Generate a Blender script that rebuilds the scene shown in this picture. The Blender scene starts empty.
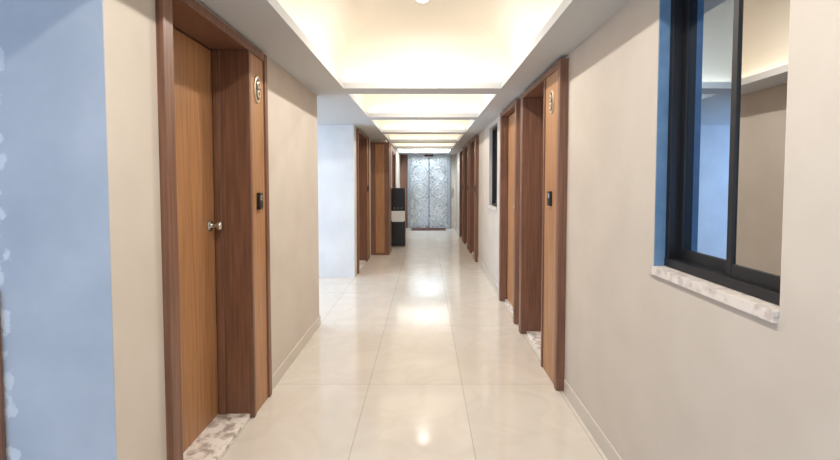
import bpy, bmesh, math
from mathutils import Vector
S=bpy.context.scene
S.view_settings.view_transform='Standard'

# ---------------- materials ----------------
def newmat(name):
    m=bpy.data.materials.new(name); m.use_nodes=True
    nt=m.node_tree; b=nt.nodes['Principled BSDF']; return m,nt,b
def plain(name,c,rough=0.5,metal=0.0,emit=None,es=0):
    m,nt,b=newmat(name)
    b.inputs['Base Color'].default_value=(*c,1); b.inputs['Roughness'].default_value=rough
    b.inputs['Metallic'].default_value=metal
    if emit:
        b.inputs['Emission Color'].default_value=(*emit,1); b.inputs['Emission Strength'].default_value=es
    return m
def noisy(name,c1,c2,scale=(1,1,1),ns=4,detail=4,rough=0.6,bump=0.0,r0=0.35,r1=0.65,spec=0.5,metal=0):
    m,nt,b=newmat(name); N=nt.nodes; L=nt.links
    tc=N.new('ShaderNodeTexCoord'); mp=N.new('ShaderNodeMapping'); mp.inputs['Scale'].default_value=scale
    no=N.new('ShaderNodeTexNoise'); no.inputs['Scale'].default_value=ns; no.inputs['Detail'].default_value=detail
    cr=N.new('ShaderNodeValToRGB'); cr.color_ramp.elements[0].position=r0; cr.color_ramp.elements[1].position=r1
    cr.color_ramp.elements[0].color=(*c1,1); cr.color_ramp.elements[1].color=(*c2,1)
    L.new(tc.outputs['Object'],mp.inputs[0]); L.new(mp.outputs[0],no.inputs['Vector'])
    L.new(no.outputs['Fac'],cr.inputs[0]); L.new(cr.outputs[0],b.inputs['Base Color'])
    b.inputs['Roughness'].default_value=rough; b.inputs['Specular IOR Level'].default_value=spec
    b.inputs['Metallic'].default_value=metal
    if bump:
        bp=N.new('ShaderNodeBump'); bp.inputs['Strength'].default_value=bump; bp.inputs['Distance'].default_value=0.01
        L.new(no.outputs['Fac'],bp.inputs['Height']); L.new(bp.outputs[0],b.inputs['Normal'])
    return m
M={}
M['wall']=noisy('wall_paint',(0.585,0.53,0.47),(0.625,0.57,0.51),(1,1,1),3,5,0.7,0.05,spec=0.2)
M['walldl']=noisy('daylit_wall_paint',(0.68,0.70,0.73),(0.74,0.76,0.79),(1,1,1),3,5,0.7,0.05,spec=0.2)  # paler, bluer wall copy with side-passage daylight painted into the colour
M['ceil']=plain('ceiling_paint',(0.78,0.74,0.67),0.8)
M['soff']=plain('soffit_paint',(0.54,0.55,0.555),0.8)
M['wood']=noisy('wood_veneer',(0.33,0.16,0.070),(0.46,0.235,0.105),(14,14,0.5),5,6,0.42,0.03)
M['woodd']=noisy('wood_frame_dark',(0.145,0.069,0.043),(0.235,0.112,0.068),(16,16,0.5),5,6,0.42,0.03)
M['blueR']=noisy('daylight_tint_reveal',(0.10,0.20,0.35),(0.15,0.27,0.44),(1,1,1),9,4,0.6)  # blue daylight falling on the reveal is put into its colour
M['base']=plain('skirting_tile',(0.60,0.55,0.49),0.3)
M['marble']=noisy('marble_stone',(0.42,0.36,0.32),(0.82,0.78,0.74),(1,1,1),18,8,0.35,0,0.38,0.52)
M['sill']=noisy('sill_stone',(0.56,0.50,0.47),(0.74,0.69,0.65),(1,1,1),25,8,0.4,0,0.38,0.52)
M['black']=plain('black_aluminium',(0.006,0.007,0.010),0.5)
M['blackp']=plain('black_plastic',(0.01,0.01,0.011),0.3)
M['white']=plain('white_plastic',(0.8,0.8,0.8),0.35)
M['chrome']=plain('brushed_metal',(0.62,0.60,0.57),0.25,1.0)
M['brass']=plain('brass_plaque',(0.72,0.62,0.46),0.3,0.9)
M['plaq']=plain('plaque_enamel',(0.05,0.042,0.035),0.3,0.3)
M['glassL']=plain('glass_blue_reflection',(0.33,0.43,0.57),0.02,1.0)  # pane's blue reflection is painted into the glass colour
M['glassR']=plain('tinted_glass',(0.54,0.54,0.54),0.01,1.0)
M['led']=plain('led_strip',(1,0.9,0.7),0.5,0,(1,0.85,0.66),3)
M['lamp']=plain('downlight_lens',(1,1,1),0.5,0,(1,0.95,0.85),12)
M['red']=plain('indicator_digit',(0.3,0.02,0.01),0.4,0,(1,0.1,0.04),0.5)
M['mat']=noisy('mat_fibre',(0.08,0.03,0.025),(0.13,0.05,0.04),(1,1,1),60,3,0.9)
M['sky']=plain('daylight_glazing',(0.5,0.7,0.9),0.4,0,(0.45,0.68,1.0),1.5)
M['dark']=plain('dark_gap',(0.03,0.04,0.05),0.7)

def elev(name,c1,c2,rough,metal=0.8):
    m,nt,b=newmat(name); N=nt.nodes; L=nt.links
    tc=N.new('ShaderNodeTexCoord'); no=N.new('ShaderNodeTexNoise'); no.inputs['Scale'].default_value=5
    no.inputs['Detail'].default_value=5; no.inputs['Distortion'].default_value=2.5
    cr=N.new('ShaderNodeValToRGB'); cr.color_ramp.elements[0].position=0.42; cr.color_ramp.elements[1].position=0.58
    cr.color_ramp.elements[0].color=(*c1,1); cr.color_ramp.elements[1].color=(*c2,1)
    L.new(tc.outputs['Object'],no.inputs['Vector']); L.new(no.outputs['Fac'],cr.inputs[0]); L.new(cr.outputs[0],b.inputs['Base Color'])
    mr=N.new('ShaderNodeMapRange'); mr.inputs['To Min'].default_value=rough-0.08; mr.inputs['To Max'].default_value=rough+0.15
    L.new(no.outputs['Fac'],mr.inputs['Value']); L.new(mr.outputs[0],b.inputs['Roughness'])
    b.inputs['Metallic'].default_value=metal
    return m
M['steel']=elev('etched_steel',(0.60,0.70,0.79),(0.76,0.84,0.91),0.25)  # bluish tones, here and below, paint a cool daylight reflection into the steel
M['steel2']=elev('polished_steel',(0.44,0.53,0.62),(0.52,0.60,0.69),0.28)
M['steel3']=elev('bright_steel',(0.80,0.86,0.91),(0.86,0.91,0.95),0.28)

def daylight_tint_paint():  # blue daylight cast painted into the wall colour; pale patches are worn paint
    m,nt,b=newmat('daylight_tint_patched_paint'); N=nt.nodes; L=nt.links
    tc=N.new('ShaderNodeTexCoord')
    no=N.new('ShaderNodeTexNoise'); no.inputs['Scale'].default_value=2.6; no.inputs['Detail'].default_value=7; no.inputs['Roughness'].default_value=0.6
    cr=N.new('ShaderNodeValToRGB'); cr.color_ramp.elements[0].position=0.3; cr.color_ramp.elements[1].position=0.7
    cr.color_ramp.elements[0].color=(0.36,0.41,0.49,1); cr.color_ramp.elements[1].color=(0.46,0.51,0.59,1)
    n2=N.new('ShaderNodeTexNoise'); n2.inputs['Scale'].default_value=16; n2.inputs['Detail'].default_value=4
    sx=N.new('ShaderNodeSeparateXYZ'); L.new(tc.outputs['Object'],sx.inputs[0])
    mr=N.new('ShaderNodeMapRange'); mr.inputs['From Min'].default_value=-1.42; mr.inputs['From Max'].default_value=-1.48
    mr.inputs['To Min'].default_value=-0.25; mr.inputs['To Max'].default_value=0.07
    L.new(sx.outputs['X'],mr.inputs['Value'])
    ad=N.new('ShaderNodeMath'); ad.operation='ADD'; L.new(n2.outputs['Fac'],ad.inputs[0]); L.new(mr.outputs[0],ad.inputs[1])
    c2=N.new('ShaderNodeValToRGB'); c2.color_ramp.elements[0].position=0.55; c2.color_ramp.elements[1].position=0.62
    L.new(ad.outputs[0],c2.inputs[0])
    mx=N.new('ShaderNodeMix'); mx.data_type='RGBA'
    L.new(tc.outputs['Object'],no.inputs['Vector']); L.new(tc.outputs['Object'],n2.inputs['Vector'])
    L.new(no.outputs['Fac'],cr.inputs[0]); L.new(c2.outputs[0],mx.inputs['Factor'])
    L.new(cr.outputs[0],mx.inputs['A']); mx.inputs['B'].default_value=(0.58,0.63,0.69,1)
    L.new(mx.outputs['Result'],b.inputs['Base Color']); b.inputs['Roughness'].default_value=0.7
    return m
M['blue']=daylight_tint_paint()

def floormat():
    m,nt,b=newmat('polished_tile'); N=nt.nodes; L=nt.links
    tc=N.new('ShaderNodeTexCoord'); mp=N.new('ShaderNodeMapping')
    mp.inputs['Location'].default_value=(0.415,-3.28+13.8,0)
    br=N.new('ShaderNodeTexBrick'); br.offset=0; br.squash=1
    br.inputs['Scale'].default_value=1; br.inputs['Brick Width'].default_value=0.69; br.inputs['Row Height'].default_value=1.38
    br.inputs['Mortar Size'].default_value=0.003; br.inputs['Mortar Smooth'].default_value=0.2
    br.inputs['Color1'].default_value=(0.655,0.61,0.55,1); br.inputs['Color2'].default_value=(0.675,0.63,0.57,1)
    br.inputs['Mortar'].default_value=(0.46,0.42,0.37,1)
    no=N.new('ShaderNodeTexNoise'); no.inputs['Scale'].default_value=2.6; no.inputs['Detail'].default_value=9; no.inputs['Distortion'].default_value=0.8
    cr=N.new('ShaderNodeValToRGB'); e=cr.color_ramp.elements
    e[0].position=0.38; e[0].color=(0.98,0.98,0.98,1); e[1].position=0.60; e[1].color=(1,1,1,1)
    x=e.new(0.49); x.color=(0.94,0.93,0.92,1)
    mx=N.new('ShaderNodeMix'); mx.data_type='RGBA'; mx.blend_type='MULTIPLY'; mx.inputs['Factor'].default_value=1
    L.new(tc.outputs['Object'],mp.inputs[0]); L.new(mp.outputs[0],br.inputs['Vector']); L.new(tc.outputs['Object'],no.inputs['Vector'])
    L.new(no.outputs['Fac'],cr.inputs[0]); L.new(br.outputs['Color'],mx.inputs['A']); L.new(cr.outputs[0],mx.inputs['B'])
    L.new(mx.outputs['Result'],b.inputs['Base Color']); b.inputs['Roughness'].default_value=0.11
    b.inputs['Specular IOR Level'].default_value=0.65
    return m
M['floor']=floormat()

# ---------------- mesh helpers ----------------
class MB:
    """collects boxes / shapes with materials into one mesh object"""
    def __init__(s,name,parent=None,bevel=0):
        s.name=name; s.bm=bmesh.new(); s.mats=[]; s.parent=parent; s.bevel=bevel
    def mi(s,k):
        if k not in s.mats: s.mats.append(k)
        return s.mats.index(k)
    def box(s,x0,x1,y0,y1,z0,z1,k):
        x0,x1=sorted((x0,x1)); y0,y1=sorted((y0,y1)); z0,z1=sorted((z0,z1))
        v=[s.bm.verts.new(p) for p in [(x0,y0,z0),(x1,y0,z0),(x1,y1,z0),(x0,y1,z0),(x0,y0,z1),(x1,y0,z1),(x1,y1,z1),(x0,y1,z1)]]
        i=s.mi(k)
        for f in [(0,3,2,1),(4,5,6,7),(0,1,5,4),(1,2,6,5),(2,3,7,6),(3,0,4,7)]:
            s.bm.faces.new([v[j] for j in f]).material_index=i
        return s
    def quad(s,pts,k,smooth=False):
        f=s.bm.faces.new([s.bm.verts.new(p) for p in pts]); f.material_index=s.mi(k); f.smooth=smooth
    def lathe(s,c,axis,prof,k,seg=24,sy=1.0):
        i=s.mi(k); a=Vector(axis)
        u=Vector((0,0,1)) if abs(a.z)<0.9 else Vector((1,0,0)); w=a.cross(u)
        rings=[]
        for t,r in prof:
            rings.append([s.bm.verts.new(Vector(c)+a*t+u*(r*sy*math.cos(2*math.pi*j/seg))+w*(r*math.sin(2*math.pi*j/seg))) for j in range(seg)])
        for A,B in zip(rings,rings[1:]):
            for j in range(seg):
                f=s.bm.faces.new([A[j],A[(j+1)%seg],B[(j+1)%seg],B[j]]); f.material_index=i; f.smooth=True
        for R in (rings[0],rings[-1]):
            f=s.bm.faces.new(R); f.material_index=i
    def done(s):
        bmesh.ops.recalc_face_normals(s.bm,faces=s.bm.faces)
        me=bpy.data.meshes.new(s.name); s.bm.to_mesh(me); s.bm.free()
        for k in s.mats: me.materials.append(M[k])
        o=bpy.data.objects.new(s.name,me); S.collection.objects.link(o)
        if s.parent: o.parent=s.parent
        if s.bevel:
            b=o.modifiers.new('b','BEVEL'); b.width=s.bevel; b.segments=2; b.limit_method='ANGLE'
        return o
def empty(name,loc=(0,0,0)):
    e=bpy.data.objects.new(name,None); S.collection.objects.link(e); return e

LW,RW=-1.11,1.0      # wall faces
SZ=2.385             # soffit height
END=14.6
XL=-4.0
# ---------------- floor ----------------
MB('floor').box(XL-0.2,1.4,-3.2,END+0.3,-0.15,0,'floor').done()

# ---------------- walls with door openings ----------------
def wall_run(name,xa,xb,y0,y1,openings,mat,reveal=None):
    w=MB(name); y=y0
    for (a,b,zb,zt) in openings:
        w.box(xa,xb,y,a,0,SZ,mat)
        if zb>0: w.box(xa,xb,a,b,0,zb,mat)
        if zt<SZ: w.box(xa,xb,a,b,zt,SZ,mat)
        y=b
    w.box(xa,xb,y,y1,0,SZ,mat)
    return w
TOP=2.36
w=wall_run('wall_left',LW-0.30,LW,1.70,4.67,[(1.90,3.10,0,TOP)],'wall')
w.box(LW-0.45,LW-0.30,1.70,4.55,0,SZ,'wall')
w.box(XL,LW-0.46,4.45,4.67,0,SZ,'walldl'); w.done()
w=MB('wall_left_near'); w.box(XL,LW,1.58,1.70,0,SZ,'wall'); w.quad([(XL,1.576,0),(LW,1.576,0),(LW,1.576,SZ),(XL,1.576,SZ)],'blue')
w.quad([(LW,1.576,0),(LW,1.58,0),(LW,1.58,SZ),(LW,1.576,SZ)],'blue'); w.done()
w=wall_run('wall_left_far',LW-0.30,LW,7.11,9.19,[(7.32,8.72,0,TOP)],'wall')
w.box(LW-0.45,LW-0.30,7.11,9.19,0,SZ,'wall')
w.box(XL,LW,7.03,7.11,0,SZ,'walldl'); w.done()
NW=-0.80
w=wall_run('wall_left_end',NW-0.40,NW,9.25,END,[(11.0,12.0,0,2.25)],'wall')
w.box(NW-0.5,NW-0.4,9.25,END,0,SZ,'wall'); w.done()
WS,WT=1.115,2.33
w=wall_run('wall_right',RW,RW+0.28,-3.0,5.72,[(1.255,1.957,WS,WT),(3.19,4.44,0,TOP),(4.70,5.66,0,TOP)],'wall')
w.box(RW+0.28,RW+0.38,-3,5.72,0,SZ,'wall')
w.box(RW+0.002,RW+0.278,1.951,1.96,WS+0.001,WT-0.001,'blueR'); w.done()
w=wall_run('wall_right_far',RW,RW+0.28,5.72,END,[(6.25,7.03,WS,WT),(8.42,9.50,0,TOP),(9.80,10.9,0,TOP),(11.2,12.3,0,TOP)],'wall')
w.box(RW+0.28,RW+0.38,5.72,END,0,SZ,'wall'); w.done()
MB('wall_end').box(-1.4,1.4,END,END+0.2,0,3.0,'wall').done()
w=MB('wall_back'); w.box(XL,1.3,-3.2,-3.0,0,SZ,'wall'); w.done()
w=MB('wall_outer'); w.box(XL-0.2,XL,-3.2,9.0,0,SZ,'wall'); w.done()
# daylight windows (behind the camera and at the side passage end)
def daywin(name,pts_box,frame):
    w=MB(name,bevel=0.004); w.box(*pts_box,'sky')
    for b in frame: w.box(*b,'black')
    w.done()
daywin('window_3',(-3.6,-0.9,-2.995,-2.985,0.7,2.2),[(-3.65,-3.6,-3.0,-2.95,0.65,2.25),(-0.9,-0.85,-3.0,-2.95,0.65,2.25),(-3.6,-0.9,-3.0,-2.95,0.65,0.7),(-3.6,-0.9,-3.0,-2.95,2.2,2.25),(-2.28,-2.22,-3.0,-2.95,0.7,2.2)])
daywin('window_4',(XL+0.005,XL+0.015,5.0,6.8,0.7,2.2),[(XL,XL+0.05,4.95,5.0,0.65,2.25),(XL,XL+0.05,6.8,6.85,0.65,2.25),(XL,XL+0.05,5,6.8,0.65,0.7),(XL,XL+0.05,5,6.8,2.2,2.25),(XL,XL+0.05,5.87,5.93,0.7,2.2)])

# ---------------- baseboards ----------------
b=MB('baseboard_left',bevel=0.003); b.box(LW,LW+0.012,3.13,4.68,0,0.10,'base'); b.done()
b=MB('baseboard_right',bevel=0.003)
for a,c in [(-3,3.14),(5.72,8.38),(9.55,9.75),(10.95,11.15),(12.35,END)]: b.box(RW-0.012,RW,a,c,0,0.10,'base')
b.done()

# ---------------- ceiling ----------------
CL,CR=-0.77,0.72; TR=0.10; LIP=0.06; CH=0.42; CRD=0.46
trays=[(-2.6,4.30)]
y=4.58
while y+1.62<END+0.1:
    trays.append((y,y+1.62)); y+=1.62+0.26
cm=MB('ceiling')
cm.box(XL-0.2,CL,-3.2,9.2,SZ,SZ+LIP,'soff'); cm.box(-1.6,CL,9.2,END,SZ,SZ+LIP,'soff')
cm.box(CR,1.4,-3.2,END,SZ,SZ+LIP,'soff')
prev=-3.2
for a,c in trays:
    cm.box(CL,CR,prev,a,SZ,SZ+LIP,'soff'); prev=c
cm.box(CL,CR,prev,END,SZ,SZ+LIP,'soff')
for a,c in trays:
    X0,X1,Y0,Y1=CL-TR,CR+TR,a-TR,c+TR
    rings=[]; n=16; z0=SZ+LIP
    rr=CRD
    prof=[(0,z0),(0,z0+0.05)]+[(rr*(1-math.cos(t*math.pi/2/n)),z0+0.05+CH*math.sin(t*math.pi/2/n)) for t in range(1,n+1)]
    for d,z in prof:
        rings.append([(X0+d,Y0+d,z),(X1-d,Y0+d,z),(X1-d,Y1-d,z),(X0+d,Y1-d,z)])
    for s in range(4):
        vs=[(cm.bm.verts.new(R[s]),cm.bm.verts.new(R[(s+1)%4])) for R in rings]
        for q,(A,B) in enumerate(zip(vs,vs[1:])):
            f=cm.bm.faces.new([A[0],A[1],B[1],B[0]]); f.material_index=cm.mi('ceil'); f.smooth=True
    cm.quad(rings[-1],'ceil')
cm.done()
def area(name,loc,rot,sx,sy,e,col):
    l=bpy.data.lights.new(name,'AREA'); l.shape='RECTANGLE'; l.size=sx; l.size_y=sy; l.energy=e; l.color=col
    o=bpy.data.objects.new(name,l); o.location=loc; o.rotation_euler=rot; S.collection.objects.link(o); return o
LEDC=(1,0.86,0.66)
led=MB('cove_led_strip')
for i,(a,c) in enumerate(trays):
    z=SZ+LIP
    k=1.0 if i==0 else (1.0 if i==1 else 0.65)
    for x,sg in ((CL-TR+0.04,-1),(CR+TR-0.04,1)):
        led.box(x-0.01,x+0.01,a,c,z,z+0.008,'led')
        area('cove_light',(x,(a+c)/2,z+0.012),(math.pi,0,0),0.03,c-a,0.66*(c-a)*k,LEDC)
    for yy in (a-TR+0.04,c+TR-0.04):
        led.box(CL,CR,yy-0.01,yy+0.01,z,z+0.008,'led')
        area('cove_light',((CL+CR)/2,yy,z+0.012),(math.pi,0,0),CR-CL,0.03,0.66*(CR-CL)*k,LEDC)
led.done()
cz=SZ+LIP+0.05+CH
def downlight(x,y,z,e):
    d=MB('recessed_downlight'); 
    d.lathe((x,y,z-0.001),(0,0,-1),[(0,0.055),(0.008,0.055),(0.010,0.045),(0.004,0.042)],'white')
    d.lathe((x,y,z-0.006),(0,0,-1),[(0,0.038),(0.006,0.036)],'lamp'); d.done()
    l=bpy.data.lights.new('downlight_lamp','AREA'); l.shape='DISK'; l.size=0.08; l.energy=e; l.color=(1,0.94,0.85)
    o=bpy.data.objects.new('downlight_lamp',l); o.location=(x,y,z-0.02); S.collection.objects.link(o)
for i,(a,c) in enumerate(trays):
    if i==0:
        for y in (-1.2,1.2,3.55): downlight(-0.02,y,cz,30)
    else: downlight(-0.02,(a+c)/2,cz,24 if i<3 else 13)
downlight(-2.2,5.8,SZ,8)
# daylight
area('daylight',(-2.25,-2.9,1.5),(math.radians(90),0,0),2.6,1.5,70,(0.52,0.71,1.0))
area('daylight',(XL+0.1,5.9,1.45),(0,math.radians(-90),0),1.5,1.8,64,(0.68,0.82,1.0))

# ---------------- doors ----------------
def door(n,s,wx,y0,y1,panel,pside,rec=0.20,pro=0.04,top=TOP,knob='far',plaque=True,marble=False,leafm='wood'):
    e=empty('door_%d'%n)
    X=lambda u:s*(wx+u)
    t=0.05
    f=MB('frame',e,0.003)
    f.box(X(-pro),X(0.06),y0,y0+t,0.002,top,'woodd')
    f.box(X(-pro),X(0.06),y1-t,y1,0.002,top,'woodd')
    f.box(X(-pro+0.003),X(rec),y0+t,y1-t,top-0.05,top-0.002,'woodd')
    if pside=='far': pa,pb=y1-t-panel,y1-t; oa,ob=y0+t,pa
    else: pa,pb=y0+t,y0+t+panel; oa,ob=pb,y1-t
    if panel>0:
        f.box(X(-pro+0.012),X(0.02),pa+0.003,pb,0.002,top-0.05,'wood')
    f.box(X(-pro+0.002),X(rec+0.03),oa,oa+0.03,0.002,top-0.05,'woodd')
    f.box(X(-pro+0.002),X(rec+0.03),ob-0.03,ob,0.002,top-0.05,'woodd')
    f.box(X(rec-0.05),X(rec-0.005),ob-0.045,ob-0.03,0.002,top-0.05,'woodd')
    f.box(X(rec-0.05),X(rec-0.005),oa+0.03,oa+0.045,0.002,top-0.05,'woodd')
    f.done()
    l=MB('leaf',e,0.003); l.box(X(rec),X(rec+0.04),oa+0.033,ob-0.033,0.03,top-0.055,leafm); l.done()
    th=MB('threshold',e,0.004); th.box(X(-0.0),X(rec+0.05),oa+0.03,ob-0.03,0.0,0.03,'marble'); th.done()
    if knob:
        ky=ob-0.10 if knob=='far' else oa+0.10
        h=MB('knob',e)
        h.lathe((X(rec),ky,1.235),(-s,0,0),[(0,0.034),(0.006,0.034),(0.010,0.028),(0.012,0.014),(0.035,0.012),(0.042,0.020),(0.050,0.027),(0.062,0.030),(0.075,0.026),(0.080,0.014)],'chrome')
        h.done()
    if panel>0.15 and plaque:
        py=(pa+pb)/2
        p=MB('number_plaque',e)
        p.lathe((X(-pro+0.012),py,2.10),(-s,0,0),[(0,0.050),(0.006,0.050),(0.009,0.046)],'brass',32,1.8)
        p.lathe((X(-pro+0.003),py,2.10),(-s,0,0),[(0,0.038),(0.002,0.038)],'plaq',32,1.9)
        for dz in (-0.028,0.028):
            p.lathe((X(-pro+0.001),py,2.10+dz),(-s,0,0),[(0,0.025),(0.004,0.025),(0.005,0.021)],'brass',24)
            p.lathe((X(-pro-0.004),py,2.10+dz),(-s,0,0),[(0,0.012),(0.001,0.011)],'plaq',20)
        p.done()
        k=MB('lock_reader',e,0.003); k.box(X(-pro-0.008),X(-pro+0.012),py-0.03,py+0.03,1.32,1.43,'blackp')
        k.box(X(-pro-0.010),X(-pro-0.007),py-0.018,py+0.018,1.38,1.41,'chrome'); k.done()
    return e
door(1,-1,-LW,1.885,3.12,0.24,'far',rec=0.20,pro=0.03)
door(2,1,RW,3.17,4.46,0.36,'near',rec=0.20,pro=0.06,knob='near')
door(3,1,RW,4.68,5.68,0.0,'far',rec=0.03,pro=0.06,knob='near')
door(4,-1,-LW,7.30,8.74,0.25,'far',rec=0.20,pro=0.03)
door(5,1,RW,8.40,9.52,0.2,'near',rec=0.18,pro=0.06)
door(6,1,RW,9.78,10.92,0.2,'near',rec=0.18,pro=0.06)
door(7,1,RW,11.18,12.32,0.2,'near',rec=0.18,pro=0.06)
door(8,-1,-NW,10.98,12.02,0.0,'near',rec=0.18,pro=0.02,top=2.25)
p=MB('wood_clad_pier',bevel=0.004); p.box(LW,NW+0.07,9.195,9.245,0,2.31,'woodd')
p.box(LW+0.10,NW-0.03,9.188,9.195,0.05,2.26,'wood'); p.done()
p=MB('wood_side_panel',bevel=0.004); p.box(NW+0.002,NW+0.07,9.247,9.75,0,2.31,'woodd'); p.done()
p=MB('door_frame_trim',bevel=0.003); p.box(-1.62,-1.50,1.545,1.571,0,1.12,'woodd'); p.done()

# ---------------- windows ----------------
def window(n,ya,yb,split):
    e=empty('window_%d'%n)
    f=MB('frame',e,0.002)
    x0,x1=RW+0.045,RW+0.115
    t=0.035; zb=WS+0.022
    f.box(x0,x1,ya+0.001,ya+t,zb,WT-0.001,'black'); f.box(x0,x1,yb-t,yb-0.008,zb,WT-0.001,'black')
    f.box(x0-0.003,x1,ya+0.002,yb-0.009,zb-0.001,zb+t,'black'); f.box(x0+0.002,x1,ya+0.002,yb-0.009,WT-t,WT-0.002,'black')
    f.done()
    m=ya+(yb-ya)*split; st=0.028
    for nm,a,b,xx,g in (('near_sash',ya+t,m+0.02,x0+0.012,'glassR'),('far_sash',m-0.02,yb-t,x0+0.042,'glassL')):
        q=MB(nm,e,0.0015)
        z0,z1=zb+t,WT-t
        q.box(xx,xx+0.02,a,a+st,z0,z1,'black'); q.box(xx,xx+0.02,b-st,b,z0,z1,'black')
        q.box(xx,xx+0.02,a+st,b-st,z0,z0+0.045,'black'); q.box(xx,xx+0.02,a+st,b-st,z1-0.035,z1,'black')
        q.box(xx+0.008,xx+0.012,a+st,b-st,z0+0.04,z1-0.03,g)
        q.done()
    s=MB('sill',e,0.002); s.box(RW-0.012,RW+0.13,ya+0.003,yb-0.010,WS+0.001,WS+0.02,'sill')
    s.box(RW-0.014,RW-0.0125,ya+0.003,yb+0.012,WS-0.015,WS+0.02,'sill') 
    s.box(RW-0.0122,RW-0.0005,ya+0.003,yb+0.012,WS-0.015,WS-0.0,'sill')
    s.done()
window(1,1.255,1.957,0.42)
window(2,6.25,7.03,0.5)

# ---------------- elevator ----------------
e=empty('elevator')
f=MB('frame',e,0.004)
EX0,EX1=-0.46,0.72; EZ=2.40
f.box(EX0-0.10,EX0,END-0.08,END-0.001,0,EZ+0.10,'steel2'); f.box(EX1,EX1+0.10,END-0.08,END-0.001,0,EZ+0.10,'steel2')
f.box(EX0,EX1,END-0.08,END-0.001,EZ-0.1,EZ+0.0,'steel2'); f.done()
mid=(EX0+EX1)/2
g=MB('door_gap',e); g.box(EX0,EX1,END-0.008,END-0.002,0.01,EZ-0.1,'dark'); g.done()
for nm,a,b in (('panel_a',EX0+0.002,mid-0.012),('panel_b',mid+0.012,EX1-0.002)):
    q=MB(nm,e,0.002); q.box(a,b,END-0.03,END-0.009,0.01,EZ-0.1,'steel')
    cx=(a+b)/2
    def torus(cx,zc,r,w_,k):
        seg=40
        prof=[(r+w_*math.cos(t),w_*0.35*math.sin(t)) for t in [k_*math.pi/6 for k_ in range(7)]]
        rings=[[q.bm.verts.new((cx+pr*math.cos(2*math.pi*j/seg),END-0.03-h,zc+pr*math.sin(2*math.pi*j/seg))) for j in range(seg)] for pr,h in prof]
        for A,B in zip(rings,rings[1:]):
            for j in range(seg):
                ff=q.bm.faces.new([A[j],A[(j+1)%seg],B[(j+1)%seg],B[j]]); ff.material_index=q.mi(k); ff.smooth=True
    for zc in (1.78,1.22):
        torus(cx,zc,0.245,0.014,'steel2'); torus(cx,zc,0.19,0.012,'steel3'); torus(cx,zc,0.10,0.010,'steel3')
    torus(cx,0.55,0.13,0.008,'steel3'); torus(cx,0.55,0.07,0.008,'steel3')
    q.done()
q=MB('floor_indicator',e,0.002); q.box(mid-0.14,mid+0.14,END-0.09,END-0.08,EZ-0.08,EZ-0.02,'blackp')
for dx in (-0.04,0.03): q.box(mid+dx-0.008,mid+dx+0.008,END-0.092,END-0.09,EZ-0.065,EZ-0.035,'red')
q.done()
q=MB('call_button_panel',e,0.002); q.box(EX1+0.13,EX1+0.20,END-0.02,END-0.001,1.0,1.3,'chrome'); q.done()
MB('door_mat',bevel=0.004).box(-0.42,0.66,13.9,14.45,0,0.014,'mat').done()
p=MB('lobby_wood_panel',bevel=0.004); p.box(NW+0.003,EX0-0.11,END-0.06,END-0.02,0,2.38,'woodd'); p.done()
area('lobby_fill_light',(0.1,13.0,SZ+0.3),(math.radians(40),0,0),0.9,0.5,38,(0.74,0.88,1.0))  # added cool fill to brighten the elevator doors, no fixture behind it

# ---------------- black / white dispenser cabinet ----------------
e=empty('water_dispenser')
q=MB('body',e,0.01)
x0,x1,y0,y1=-0.785,-0.46,10.40,10.75
q.box(x0,x1,y0,y1,0.02,0.60,'blackp'); q.box(x0,x1,y0+0.12,y1,0.60,0.82,'blackp')
q.box(x0,x1,y0,y1,0.82,1.36,'blackp'); q.done()
q=MB('white_panel',e,0.006); q.box(x0+0.005,x1-0.005,y0-0.008,y0+0.13,0.60,0.83,'white'); q.box(x0+0.02,x1-0.02,y0-0.03,y0-0.005,0.58,0.62,'white'); q.done()
q=MB('taps',e)
for xx in (-0.70,-0.62,-0.54): q.lathe((xx,y0-0.005,0.90),(0,-1,0),[(0,0.012),(0.04,0.012),(0.045,0.008)],'chrome',12)
q.done()
q=MB('feet',e)
for xx in (x0+0.04,x1-0.04):
    for yy in (y0+0.04,y1-0.04): q.lathe((xx,yy,0),(0,0,1),[(0,0.018),(0.022,0.018)],'blackp',12)
q.done()

# ---------------- world & camera ----------------
w=bpy.data.worlds.new('World'); S.world=w; w.use_nodes=True
w.node_tree.nodes['Background'].inputs[0].default_value=(0.6,0.75,1,1); w.node_tree.nodes['Background'].inputs[1].default_value=0.3
c=bpy.data.cameras.new('Camera'); c.sensor_width=36; c.lens=450/840*36
c.clip_start=0.02
t=2.5
c.shift_x=-5/840; c.shift_y=-(48-450*math.tan(math.radians(t)))/840
o=bpy.data.objects.new('Camera',c); o.location=(0,0,1.5); o.rotation_euler=(math.radians(90-t),0,0)
S.collection.objects.link(o); S.camera=o
